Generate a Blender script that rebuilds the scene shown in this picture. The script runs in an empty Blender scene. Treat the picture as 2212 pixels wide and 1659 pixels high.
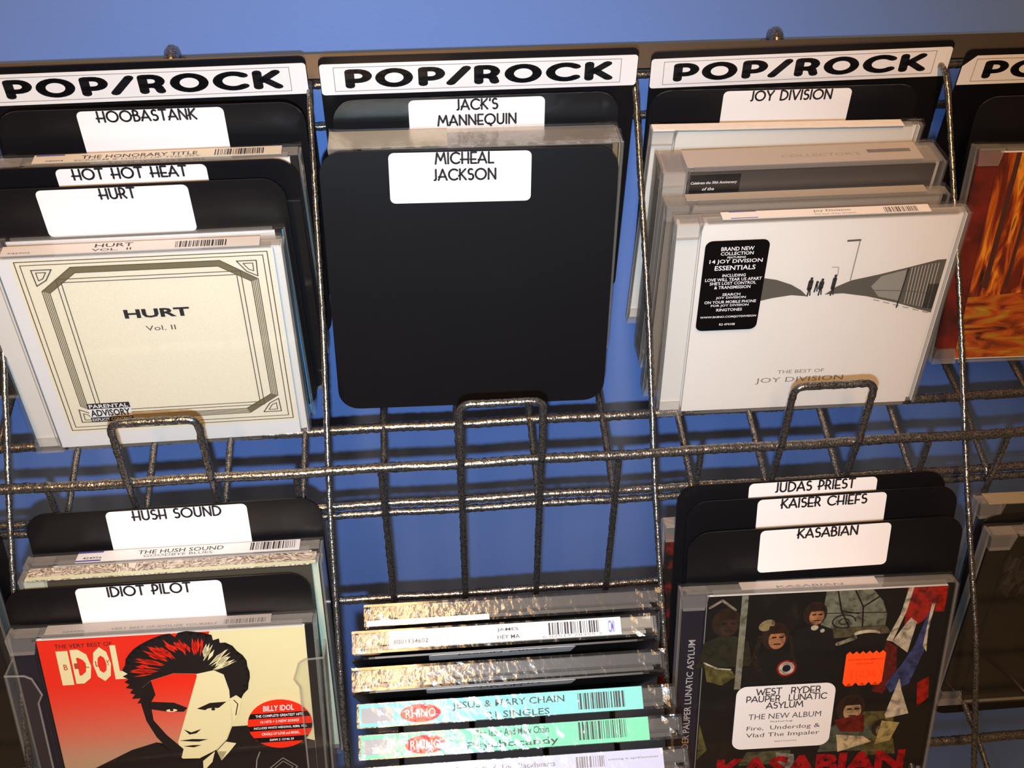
import bpy, bmesh, math, random
from mathutils import Matrix, Vector
PI = math.pi
scene = bpy.context.scene
C = scene.collection
MM = 0.001
# ------------------------------------------------------------------ rack frame -> world
# rack frame (mm): x along the rack, y up the sloping rack, z out of it towards the shopper
SL = math.radians(36)
S_, C_ = math.sin(SL), math.cos(SL)
RACK = Matrix(((1, 0, 0), (0, S_, -C_), (0, C_, S_)))
ORG = Vector((0, 0, 1.45))
def W(p):
    return RACK @ Vector(p) * MM + ORG
def frame(pos, ang=(0, 0, 0)):
    yaw, tilt, roll = [math.radians(a) for a in ang]
    R = Matrix.Rotation(yaw, 3, 'Y') @ Matrix.Rotation(tilt, 3, 'X') @ Matrix.Rotation(roll, 3, 'Z')
    return Matrix.Translation(W(pos)) @ (RACK @ R).to_4x4() @ Matrix.Scale(MM, 4)

# ------------------------------------------------------------------ camera, light, exposure
cam_rot = Matrix(((.9961931, -.0521117, .0698834), (.0519840, .9986413, .0036467), (-.0699784, 0, .9975485)))  # rack axes in camera space
cd = bpy.data.cameras.new('camera'); cam = bpy.data.objects.new('camera', cd); C.objects.link(cam)
cd.sensor_width = 36; cd.lens = 36 * 2400 / 2212; cd.clip_start = .01
CAMR = RACK @ cam_rot.transposed()
cam.matrix_world = Matrix.Translation(ORG) @ CAMR.to_4x4()
scene.camera = cam

world = bpy.data.worlds.new('world'); scene.world = world; world.use_nodes = True
bg = world.node_tree.nodes['Background']
bg.inputs[0].default_value = (1.0, .62, .34, 1); bg.inputs[1].default_value = .05

fl = bpy.data.lights.new('camera_flash', 'SPOT'); fo = bpy.data.objects.new('camera_flash', fl); C.objects.link(fo)
fl.energy = 19.5; fl.color = (.56, .80, 1.0); fl.shadow_soft_size = .004; fl.spot_size = math.radians(78); fl.spot_blend = 1.0
fo.matrix_world = Matrix.Translation(ORG + CAMR @ Vector((-.004, -.025, -.004))) @ CAMR.to_4x4() @ Matrix.Rotation(math.radians(6), 4, 'Y') @ Matrix.Rotation(math.radians(1), 4, 'X')

ol = bpy.data.lights.new('ceiling_tube_light', 'AREA'); oo = bpy.data.objects.new('ceiling_tube_light', ol); C.objects.link(oo)
ol.shape = 'RECTANGLE'; ol.size = .2; ol.size_y = 1.3; ol.energy = 66; ol.color = (1.0, .56, .24)
oo.location = (-.2, -.95, 2.85); oo.rotation_euler = (Vector((0, .55, 1.2)) - oo.location).to_track_quat('-Z', 'Y').to_euler()

vs = scene.view_settings
vs.view_transform = 'Standard'; vs.look = 'None'; vs.gamma = 1; vs.exposure = -0.2; vs.use_curve_mapping = False
try:
    scene.cycles.transparent_max_bounces = 32; scene.cycles.max_bounces = 12
except Exception:
    pass

# ------------------------------------------------------------------ materials
def lin(c):
    return tuple((x / 12.92 if x <= .04045 else ((x + .055) / 1.055) ** 2.4) for x in [v / 255 for v in c])
MATS = {}
def mat(name, rgb, rough=.5, metal=0, spec=.5, bump=None, coat=0):
    if name in MATS: return MATS[name]
    m = bpy.data.materials.new(name); m.use_nodes = True; nt = m.node_tree
    b = nt.nodes['Principled BSDF']
    b.inputs['Base Color'].default_value = (*lin(rgb), 1)
    b.inputs['Roughness'].default_value = rough; b.inputs['Metallic'].default_value = metal
    b.inputs['Specular IOR Level'].default_value = spec; b.inputs['Coat Weight'].default_value = coat
    if bump:
        tc = nt.nodes.new('ShaderNodeTexCoord'); n = nt.nodes.new('ShaderNodeTexNoise'); bp = nt.nodes.new('ShaderNodeBump')
        n.inputs['Scale'].default_value = bump[0]; n.inputs['Detail'].default_value = 3
        bp.inputs['Strength'].default_value = bump[1]; bp.inputs['Distance'].default_value = bump[2]
        nt.links.new(tc.outputs['Object'], n.inputs['Vector']); nt.links.new(n.outputs['Fac'], bp.inputs['Height'])
        nt.links.new(bp.outputs['Normal'], b.inputs['Normal'])
    MATS[name] = m
    return m
def ramp_mat(name, scale, stops, stretch=(1, 1, 1), rough=.4, detail=4, dist=0.0, kind='noise'):
    m = bpy.data.materials.new(name); m.use_nodes = True; nt = m.node_tree; b = nt.nodes['Principled BSDF']
    tc = nt.nodes.new('ShaderNodeTexCoord'); mp = nt.nodes.new('ShaderNodeMapping'); mp.inputs['Scale'].default_value = stretch
    n = nt.nodes.new('ShaderNodeTexNoise'); n.inputs['Scale'].default_value = scale; n.inputs['Detail'].default_value = detail
    n.inputs['Distortion'].default_value = dist
    r = nt.nodes.new('ShaderNodeValToRGB')
    while len(r.color_ramp.elements) < len(stops): r.color_ramp.elements.new(.5)
    for e, (p, c) in zip(r.color_ramp.elements, stops): e.position = p; e.color = (*lin(c), 1)
    nt.links.new(tc.outputs['Object'], mp.inputs[0]); nt.links.new(mp.outputs[0], n.inputs['Vector'])
    nt.links.new(n.outputs['Fac'], r.inputs[0]); nt.links.new(r.outputs[0], b.inputs['Base Color'])
    b.inputs['Roughness'].default_value = rough; b.inputs['Specular IOR Level'].default_value = .2
    return m
def clear(name, tint, veil, gloss, rough, bump=None):
    """clear polystyrene / shrink wrap: mostly see-through, a little milky, glossy"""
    m = bpy.data.materials.new(name); m.use_nodes = True; nt = m.node_tree
    for n in list(nt.nodes): nt.nodes.remove(n)
    N = nt.nodes.new; L = nt.links.new
    out = N('ShaderNodeOutputMaterial'); tr = N('ShaderNodeBsdfTransparent'); df = N('ShaderNodeBsdfDiffuse'); gl = N('ShaderNodeBsdfGlossy')
    tr.inputs[0].default_value = (*tint, 1); df.inputs[0].default_value = (.80, .76, .72, 1)
    gl.inputs['Roughness'].default_value = rough; gl.inputs['Color'].default_value = (1, 1, 1, 1)
    m1 = N('ShaderNodeMixShader'); m1.inputs[0].default_value = veil
    L(tr.outputs[0], m1.inputs[1]); L(df.outputs[0], m1.inputs[2])
    lw = N('ShaderNodeLayerWeight'); lw.inputs[0].default_value = .5
    pw = N('ShaderNodeMath'); pw.operation = 'POWER'; pw.inputs[1].default_value = 3.5; L(lw.outputs['Facing'], pw.inputs[0])
    ma = N('ShaderNodeMath'); ma.operation = 'MULTIPLY_ADD'; ma.inputs[1].default_value = .9; ma.inputs[2].default_value = .022; L(pw.outputs[0], ma.inputs[0])
    mu = N('ShaderNodeMath'); mu.operation = 'MULTIPLY'; mu.inputs[1].default_value = gloss; mu.use_clamp = True; L(ma.outputs[0], mu.inputs[0])
    m2 = N('ShaderNodeMixShader'); L(mu.outputs[0], m2.inputs[0]); L(m1.outputs[0], m2.inputs[1]); L(gl.outputs[0], m2.inputs[2])
    if bump:
        tc = N('ShaderNodeTexCoord'); n = N('ShaderNodeTexNoise'); bp = N('ShaderNodeBump')
        n.inputs['Scale'].default_value = bump[0]; n.inputs['Detail'].default_value = 2
        bp.inputs['Strength'].default_value = bump[1]; bp.inputs['Distance'].default_value = bump[2]
        L(tc.outputs['Object'], n.inputs['Vector']); L(n.outputs['Fac'], bp.inputs['Height'])
        L(bp.outputs['Normal'], gl.inputs['Normal']); L(bp.outputs['Normal'], lw.inputs['Normal'])
    L(m2.outputs[0], out.inputs[0])
    return m
M_CLEAR = clear('clear_plastic', (.985, .985, .98), .006, 1.0, .06, (.05, .25, .0002))
M_EDGE = clear('clear_plastic_edge', (.84, .83, .81), .13, .7, .09, (.3, .9, .0003))
M_EDGE2 = clear('clear_plastic_dark_edge', (.80, .80, .80), .05, .8, .09, (.3, .9, .0003))
M_WRAP = clear('shrink_wrap', (.95, .95, .95), .01, .45, .14, (.3, .7, .0003))
M_SMOKE = clear('smoky_plastic', (.50, .47, .42), .10, 2.0, .15, (.2, .4, .0003))
M_CARD = mat('black_card', (9, 7, 11), .42, spec=.55, bump=(.03, .3, .0006))
M_STK = mat('white_sticker', (236, 232, 232), .55)
M_PAPER = mat('white_paper', (232, 228, 228), .6)
M_INK = mat('ink', (38, 32, 36), .6)
M_BOLD = mat('bold_ink', (14, 10, 14), .5)
M_GREY = mat('grey_ink', (120, 112, 110), .6)
M_BLACK = mat('black_plastic', (8, 7, 10), .3)
M_DARK = mat('dark_plastic', (34, 30, 30), .35)
M_WHITEP = mat('white_tray', (226, 220, 214), .4)
# hammertone wire
def hammer():
    m = bpy.data.materials.new('hammertone_wire'); m.use_nodes = True; nt = m.node_tree; b = nt.nodes['Principled BSDF']
    N = nt.nodes.new; L = nt.links.new
    tc = N('ShaderNodeTexCoord'); v = N('ShaderNodeTexVoronoi'); v.inputs['Scale'].default_value = .95
    n = N('ShaderNodeTexNoise'); n.inputs['Scale'].default_value = 1.3; n.inputs['Detail'].default_value = 3
    ad = N('ShaderNodeMath'); ad.operation = 'ADD'
    L(tc.outputs['Object'], v.inputs['Vector']); L(tc.outputs['Object'], n.inputs['Vector'])
    L(v.outputs['Distance'], ad.inputs[0]); L(n.outputs['Fac'], ad.inputs[1])
    bp = N('ShaderNodeBump'); bp.inputs['Strength'].default_value = .3; bp.inputs['Distance'].default_value = .0003
    L(ad.outputs[0], bp.inputs['Height']); L(bp.outputs['Normal'], b.inputs['Normal'])
    r = N('ShaderNodeValToRGB'); r.color_ramp.elements[0].position = .35; r.color_ramp.elements[1].position = .75
    r.color_ramp.elements[0].color = (.07, .064, .06, 1); r.color_ramp.elements[1].color = (.42, .39, .37, 1)
    L(n.outputs['Fac'], r.inputs[0]); L(r.outputs[0], b.inputs['Base Color'])
    b.inputs['Metallic'].default_value = .85; b.inputs['Roughness'].default_value = .25
    return m
M_WIRE = hammer()

# ------------------------------------------------------------------ mesh helpers
def link(name, bm, mats, parent=None, mw=None, smooth=False):
    me = bpy.data.meshes.new(name); bm.to_mesh(me); bm.free()
    for m in (mats if isinstance(mats, (list, tuple)) else [mats]): me.materials.append(m)
    if smooth:
        for p in me.polygons: p.use_smooth = True
    o = bpy.data.objects.new(name, me); C.objects.link(o)
    if parent: o.parent = parent
    if mw is not None: o.matrix_world = mw
    return o
def box(bm, x0, x1, y0, y1, z0, z1, mi=0):
    v = [bm.verts.new((x, y, z)) for z in (z0, z1) for y in (y0, y1) for x in (x0, x1)]
    for f in ((0, 2, 3, 1), (4, 5, 7, 6), (0, 1, 5, 4), (2, 6, 7, 3), (0, 4, 6, 2), (1, 3, 7, 5)):
        bm.faces.new([v[i] for i in f]).material_index = mi
def boxo(name, dims, m, parent, bevel=0):
    bm = bmesh.new(); box(bm, *dims)
    if bevel: bmesh.ops.bevel(bm, geom=list(bm.edges), offset=bevel, segments=2, affect='EDGES', profile=.5)
    return link(name, bm, m, parent)
def rrect(w, h, r, n=6, cx=0, cy=0):
    pts = []
    for sx, sy, a in ((1, 1, 0), (-1, 1, 90), (-1, -1, 180), (1, -1, 270)):
        for i in range(n + 1):
            t = math.radians(a + 90 * i / n)
            pts.append((cx + sx * (w / 2 - r) + r * math.cos(t), cy + sy * (h / 2 - r) + r * math.sin(t)))
    return pts
def plate(bm, pts, z0, z1, mi=0):
    a = [bm.verts.new((x, y, z0)) for x, y in pts]; b = [bm.verts.new((x, y, z1)) for x, y in pts]
    bm.faces.new(a[::-1]).material_index = mi; bm.faces.new(b).material_index = mi
    for i in range(len(pts)):
        j = (i + 1) % len(pts); bm.faces.new((a[i], a[j], b[j], b[i])).material_index = mi
def tube(bm, pts, r, n=8, caps=True):
    pts = [Vector(p) for p in pts]; rings = []
    up = None
    for i, p in enumerate(pts):
        d = (pts[min(i + 1, len(pts) - 1)] - pts[max(i - 1, 0)]).normalized()
        if up is None: up = d.orthogonal().normalized()
        up = (up - d * up.dot(d)).normalized(); sd = d.cross(up)
        rings.append([bm.verts.new(p + (up * math.cos(2 * PI * k / n) + sd * math.sin(2 * PI * k / n)) * r) for k in range(n)])
    for a, b in zip(rings, rings[1:]):
        for k in range(n): bm.faces.new((a[k], a[(k + 1) % n], b[(k + 1) % n], b[k]))
    if caps: bm.faces.new(rings[0][::-1]); bm.faces.new(rings[-1])
def rounded(pts, r, n=5):
    """polyline with its corners rounded"""
    P = [Vector(p) for p in pts]; out = [P[0]]
    for i in range(1, len(P) - 1):
        a, b, c = P[i - 1], P[i], P[i + 1]
        d1 = (a - b); d2 = (c - b); q = min(r, d1.length * .49, d2.length * .49)
        s, e = b + d1.normalized() * q, b + d2.normalized() * q
        for k in range(n + 1):
            t = k / n; out.append(s * (1 - t) ** 2 + b * 2 * t * (1 - t) + e * t * t)
    out.append(P[-1]); return out

# ------------------------------------------------------------------ flat print (lettering, pictures)
def arc(cx, cy, rx, ry, a0, a1, n=12):
    return [(cx + rx * math.cos(math.radians(a0 + (a1 - a0) * i / n)), cy + ry * math.sin(math.radians(a0 + (a1 - a0) * i / n))) for i in range(n + 1)]
G = {  # geometric capitals as pen strokes, cap height 1
 'A': (.74, [[(0, 0), (.37, 1), (.74, 0)], [(.02, .3), (.62, .3)]]),
 'B': (.52, [[(.04, 0), (.04, 1)], [(.04, 1)] + arc(.22, .78, .2, .22, 90, -90, 6) + [(-.05, .56)], [(.04, .56)] + arc(.25, .28, .27, .28, 90, -90, 7) + [(.04, 0)]]),
 'C': (.78, [arc(.48, .5, .46, .5, 48, 312, 14)]),
 'D': (.72, [[(.04, 0), (.04, 1), (.2, 1)] + arc(.2, .5, .5, .5, 90, -90, 10) + [(.04, 0)]]),
 'E': (.5, [[(.5, 1), (.04, 1), (.04, 0), (.5, 0)], [(-.03, .36), (.44, .36)]]),
 'F': (.48, [[(.48, 1), (.04, 1), (.04, 0)], [(.04, .4), (.4, .4)]]),
 'G': (.85, [arc(.48, .5, .46, .5, 48, 350, 14) + [(.55, .42)]]),
 'H': (.66, [[(.08, 0), (.08, 1)], [(.62, 0), (.62, 1)], [(-.06, .36), (.62, .36)]]),
 'I': (.1, [[(.05, 0), (.05, 1)]]),
 'J': (.28, [[(.22, 1), (.22, .12)] + arc(.1, .12, .12, .12, 0, -100, 4)]),
 'K': (.6, [[(.06, 0), (.06, 1)], [(.56, 1), (-.04, .36)], [(.2, .5), (.6, 0)]]),
 'L': (.46, [[(.04, 1), (.04, 0), (.46, 0)]]),
 'M': (.9, [[(0, 0), (.14, 1), (.45, .3), (.76, 1), (.9, 0)]]),
 'N': (.7, [[(.04, 0), (.04, 1), (.66, 0), (.66, 1)]]),
 'O': (.98, [arc(.49, .5, .47, .5, 0, 360, 20)]),
 'P': (.5, [[(.06, 0), (.06, 1), (.2, 1)] + arc(.2, .68, .28, .32, 90, -90, 8) + [(-.06, .36)]]),
 'Q': (.98, [arc(.49, .5, .47, .5, 0, 360, 20), [(.4, .1), (.6, -.18)]]),
 'R': (.54, [[(.06, 0), (.06, 1), (.2, 1)] + arc(.2, .7, .26, .3, 90, -90, 8) + [(-.06, .4)], [(.26, .4), (.52, 0)]]),
 'S': (.5, [arc(.26, .75, .21, .25, 50, 250, 8) + arc(.25, .27, .24, .27, 70, -130, 9)]),
 'T': (.6, [[(0, 1), (.6, 1)], [(.3, 0), (.3, 1)]]),
 'U': (.66, [[(.05, 1), (.05, .3)] + arc(.33, .3, .28, .3, 180, 360, 9) + [(.61, 1)]]),
 'V': (.7, [[(0, 1), (.35, 0), (.7, 1)]]),
 'W': (1.0, [[(0, 1), (.25, 0), (.5, .8), (.75, 0), (1, 1)]]),
 'Y': (.64, [[(0, 1), (.32, .46), (.64, 1)], [(.32, 0), (.32, .46)]]),
 'X': (.6, [[(0, 0), (.6, 1)], [(0, 1), (.6, 0)]]), 'Z': (.6, [[(0, 1), (.6, 1), (0, 0), (.6, 0)]]),
 "'": (.1, [[(.05, .82), (.07, 1)]]), '/': (.42, [[(0, 0), (.42, 1)]]), ' ': (.38, [])}
GW = dict(G)  # the wide display capitals, bars at mid height
GW.update({'P': (.56, [[(.08, 0), (.08, 1), (.3, 1)] + arc(.3, .68, .24, .32, 90, -90, 8) + [(.08, .36)]]),
 'R': (.58, [[(.08, 0), (.08, 1), (.3, 1)] + arc(.3, .70, .22, .30, 90, -90, 8) + [(.08, .4)], [(.32, .4), (.45, .3), (.5, 0)]]),
 'K': (.6, [[(.08, 0), (.08, 1)], [(.56, 1), (.16, .42)], [(.25, .52), (.6, 0)]]),
 'O': (.86, [arc(.43, .5, .37, .5, 0, 360, 24)]), 'C': (.76, [arc(.45, .5, .40, .5, 45, 315, 16)]),
 'H': (.66, [[(.08, 0), (.08, 1)], [(.6, 0), (.6, 1)], [(.08, .5), (.6, .5)]])})
_glyph = {}
class Print:
    """one mesh of flat inks lying on paper, layers 0.05 mm apart"""
    def __init__(s, z=0, m=None): s.bm = bmesh.new(); s.mats = []; s.z = z; s.m = m or Matrix.Identity(4)
    def mi(s, m):
        if m not in s.mats: s.mats.append(m)
        return s.mats.index(m)
    def P(s, x, y, z): return s.bm.verts.new(s.m @ Vector((x, y, z)))
    def poly(s, pts, m, lay=0):
        z = s.z + lay * .05; vs = [s.P(x, y, z) for x, y in pts]; i = s.mi(m)
        if sum(pts[k][0] * pts[(k + 1) % len(pts)][1] - pts[(k + 1) % len(pts)][0] * pts[k][1] for k in range(len(pts))) < 0: vs.reverse()
        f = s.bm.faces.new(vs); f.material_index = i
        if len(pts) > 4: bmesh.ops.triangulate(s.bm, faces=[f])
    def rect(s, x0, x1, y0, y1, m, lay=0): s.poly([(x0, y0), (x1, y0), (x1, y1), (x0, y1)], m, lay)
    def disc(s, cx, cy, rx, ry, m, lay=0, n=20, rot=0):
        c, q = math.cos(math.radians(rot)), math.sin(math.radians(rot))
        s.poly([(cx + rx * math.cos(2 * PI * k / n) * c - ry * math.sin(2 * PI * k / n) * q, cy + rx * math.cos(2 * PI * k / n) * q + ry * math.sin(2 * PI * k / n) * c) for k in range(n)], m, lay)
    def line(s, pts, w, m, lay=0, closed=False, wx=1.0):
        """pen stroke; wx stretches the pen sideways"""
        if closed: pts = list(pts) + [pts[0]]
        z = s.z + lay * .05; i = s.mi(m); N = 8
        for (ax, ay), (bx, by) in zip(pts, pts[1:]):
            dx, dy = (bx - ax) / wx, by - ay; l = math.hypot(dx, dy)
            if l < 1e-6: continue
            nx, ny = -dy / l * w / 2 * wx, dx / l * w / 2
            f = s.bm.faces.new([s.P(*q, z) for q in ((ax - nx, ay - ny), (bx - nx, by - ny), (bx + nx, by + ny), (ax + nx, ay + ny))]); f.material_index = i
        for (ax, ay) in pts:
            f = s.bm.faces.new([s.P(ax + math.cos(2 * PI * k / N) * w / 2 * wx, ay + math.sin(2 * PI * k / N) * w / 2, z) for k in range(N)]); f.material_index = i
    def pen(s, txt, cx, y, h, m, w=.11, lay=1, sx=1.0, gap=.17, glyphs=G, fit=None, shear=0):
        tot = sum(glyphs[c][0] + gap for c in txt) - gap
        if fit: sx = fit / (tot * h)
        x = cx - tot * h * sx / 2
        for c in txt:
            gw, st = glyphs[c]
            for q in st: s.line([(x + (px + shear * py) * h * sx, y + py * h) for px, py in q], w * h, m, lay, wx=max(1, sx * .8) if glyphs is GW else 1)
            x += (gw + gap) * h * sx
    def type(s, txt, x0, x1, y0, y1, m, lay=1, bold=0, shear=0):
        """built-in face fitted to a box"""
        key = (txt, bold, shear)
        if key not in _glyph:
            cu = bpy.data.curves.new('t', 'FONT'); cu.body = txt; cu.size = 1; cu.offset = bold; cu.shear = shear; cu.resolution_u = 2
            ob = bpy.data.objects.new('t', cu); me = bpy.data.meshes.new_from_object(ob)
            co = [tuple(v.co[:2]) for v in me.vertices]; fc = [tuple(p.vertices) for p in me.polygons]
            bpy.data.objects.remove(ob); bpy.data.curves.remove(cu); bpy.data.meshes.remove(me); _glyph[key] = (co, fc)
        co, fc = _glyph[key]
        if not co: return
        ax, bx = min(c[0] for c in co), max(c[0] for c in co); ay, by = min(c[1] for c in co), max(c[1] for c in co)
        z = s.z + lay * .05; i = s.mi(m)
        vs = [s.P(x0 + (c[0] - ax) / (bx - ax) * (x1 - x0), y0 + (c[1] - ay) / max(by - ay, 1e-6) * (y1 - y0), z) for c in co]
        for f in fc:
            try: s.bm.faces.new([vs[k] for k in f]).material_index = i
            except ValueError: pass
    def barcode(s, x0, x1, y0, y1, m, seed=1, lay=1):
        rnd = random.Random(seed); x = x0
        while x < x1:
            w = rnd.choice((.3, .3, .6, .9)); s.rect(x, min(x + w, x1), y0, y1, m, lay); x += w + rnd.choice((.3, .45, .7))
    def build(s, name, parent): return link(name, s.bm, s.mats, parent)

# ------------------------------------------------------------------ things
def thing(name, label, cat, pos, ang=(0, 0, 0), group=None, off=(0, 0, 0)):
    o = bpy.data.objects.new(name, None); C.objects.link(o); o.empty_display_size = .02
    o.matrix_world = frame(pos, ang) @ Matrix.Translation(off)
    o['label'] = label; o['category'] = cat
    if group: o['group'] = group
    return o
def structure(name, bm, m):
    o = link(name, bm, m); o['kind'] = 'structure'; return o

# ================================================================== the setting
def wall_mat():
    m = bpy.data.materials.new('blue_wall_paint'); m.use_nodes = True; nt = m.node_tree; b = nt.nodes['Principled BSDF']
    tc = nt.nodes.new('ShaderNodeTexCoord'); n = nt.nodes.new('ShaderNodeTexNoise'); n.inputs['Scale'].default_value = 7; n.inputs['Detail'].default_value = 3
    r = nt.nodes.new('ShaderNodeValToRGB'); r.color_ramp.elements[0].color = (*lin((92, 122, 190)), 1); r.color_ramp.elements[1].color = (*lin((100, 131, 200)), 1)
    nt.links.new(tc.outputs['Object'], n.inputs['Vector']); nt.links.new(n.outputs['Fac'], r.inputs[0]); nt.links.new(r.outputs[0], b.inputs['Base Color'])
    n2 = nt.nodes.new('ShaderNodeTexNoise'); n2.inputs['Scale'].default_value = 500; bp = nt.nodes.new('ShaderNodeBump')
    bp.inputs['Strength'].default_value = .12; bp.inputs['Distance'].default_value = .0006
    nt.links.new(tc.outputs['Object'], n2.inputs['Vector']); nt.links.new(n2.outputs['Fac'], bp.inputs['Height']); nt.links.new(bp.outputs['Normal'], b.inputs['Normal'])
    b.inputs['Roughness'].default_value = .6
    return m
WALL_Y = .594
bm = bmesh.new(); box(bm, -1.6, 1.6, WALL_Y, WALL_Y + .1, 0, 2.8); structure('wall_back', bm, wall_mat())
bm = bmesh.new(); box(bm, -1.6, 1.6, -1.4, WALL_Y, -.05, 0); structure('floor', bm, mat('floor_vinyl', (120, 112, 102), .4))

# ================================================================== the wire rack
rack = thing('wire_rack', 'black and silver hammertone wire rack of sloping pockets on the blue wall', 'rack', (31, -320, -600))
RI = rack.matrix_world.inverted()
wrnd = random.Random(11)
def wire(name, pts, r, n=8, rr=0, parent=rack):
    # the lumpy hammertone coat is real relief: rings 1.3 mm apart, each vertex a little in or out
    P = [Vector(p) for p in (rounded(pts, rr) if rr else pts)]; Q = []
    for a, b in zip(P, P[1:]):
        k = max(1, int((b - a).length / 1.3)); Q += [a.lerp(b, i / k) for i in range(k)]
    Q.append(P[-1])
    bm = bmesh.new(); tube(bm, [W(p) for p in Q], r * MM, n)
    for i, v in enumerate(bm.verts):
        c = W(Q[min(i // n, len(Q) - 1)]); v.co = c + (v.co - c) * (1 + wrnd.uniform(-.13, .13) * min(1, 1.7 / r + .1))
    bm.transform(RI)
    o = link(name, bm, M_WIRE, None, None, True); o.parent = parent; return o
X0, X1 = -400, 540
def rail(name, y, z, r): return wire(name, [(X0 + (X1 - X0) * k / 40, y + .3 * math.sin(k * 1.7), z) for k in range(41)], r, 10)
# tier of the upper pockets: back rail, floor rail, double bottom rail; then the lip rail between the tiers
rail('back_rail', 147, -617, 2.3); rail('floor_rail', -20, -602, 2.6); rail('bottom_rail', -58.5, -578, 2.2); rail('bottom_rail', -63.3, -579, 2.0)
rail('lip_rail', -38, -549, 2.5); rail('back_rail', -115, -621, 2.3); rail('floor_rail', -212, -604, 2.6); rail('bottom_rail', -250, -578, 2.2); rail('lip_rail', -230, -549, 2.5)
PC = [-289, -129, 31, 191, 351]
LEG = (-59.2, -19.8, 19.8, 59.2)
for pc in PC:
    for i, dx in enumerate(LEG):
        x = pc + dx
        wire('pocket_wire', [(x, 147, -614), (x, 66, -678), (x, -22, -599), (x, -58.5, -574.5), (x, -63, -575.5)], 1.7, 8, 9)
        wire('pocket_wire', ([(x, -38, -549)] if i in (0, 3) else [(x, -36, -543.8), (x, -42, -549), (x, -56, -563.5)]) + [(x, -115, -617.5), (x, -154, -655), (x, -212, -599.5), (x, -250, -574)], 1.7, 8, 9)
    a, b = pc - 19.8, pc + 19.8
    wire('front_hoop', [(a, -38, -544.4), (a, -8.5, -519), (b, -8.5, -519), (b, -38, -544.4)], 1.9, 10, 5.5)
for x in (-370, -208, -54, 109, 271.5, 431):
    wire('divider_wire', [(x, 158.5, -573), (x, 153, -557), (x, 140, -554.5), (x + .8, 30, -555), (x - .6, -60, -555), (x + .5, -150, -556), (x + 2, -252, -575)], 1.55, 8, 12)
bm = bmesh.new()
for dims in ((X0, X1, 161, 173.5, -576, -572.5),):
    box(bm, *dims)
bm.transform(RI @ Matrix.Translation(ORG) @ RACK.to_4x4() @ Matrix.Scale(MM, 4))
link('top_rail', bm, mat('rail_enamel', (58, 52, 48), .45, .3), rack)
rail('top_rail_wire', 158.5, -576, 2.0)
for x in (-125.5, 191.5, 480, -380):
    # rounded hook that carries the rack on the wall
    pts = [(x, 162, -580), (x, 175, -580)] + [(x, 175 + 4.5 * math.sin(t), -584.5 + 4.5 * math.cos(t)) for t in (.5, 1, 1.57, 2.2, 2.8)] + [(x, 172, -590)]
    end = RACK.inverted() @ ((Vector((W((x, 0, 0)).x, WALL_Y - .0005, W((x, 160, -575)).z)) - ORG) / MM)
    wire('wall_hook', pts + [tuple(end)], 3.9, 12)

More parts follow.
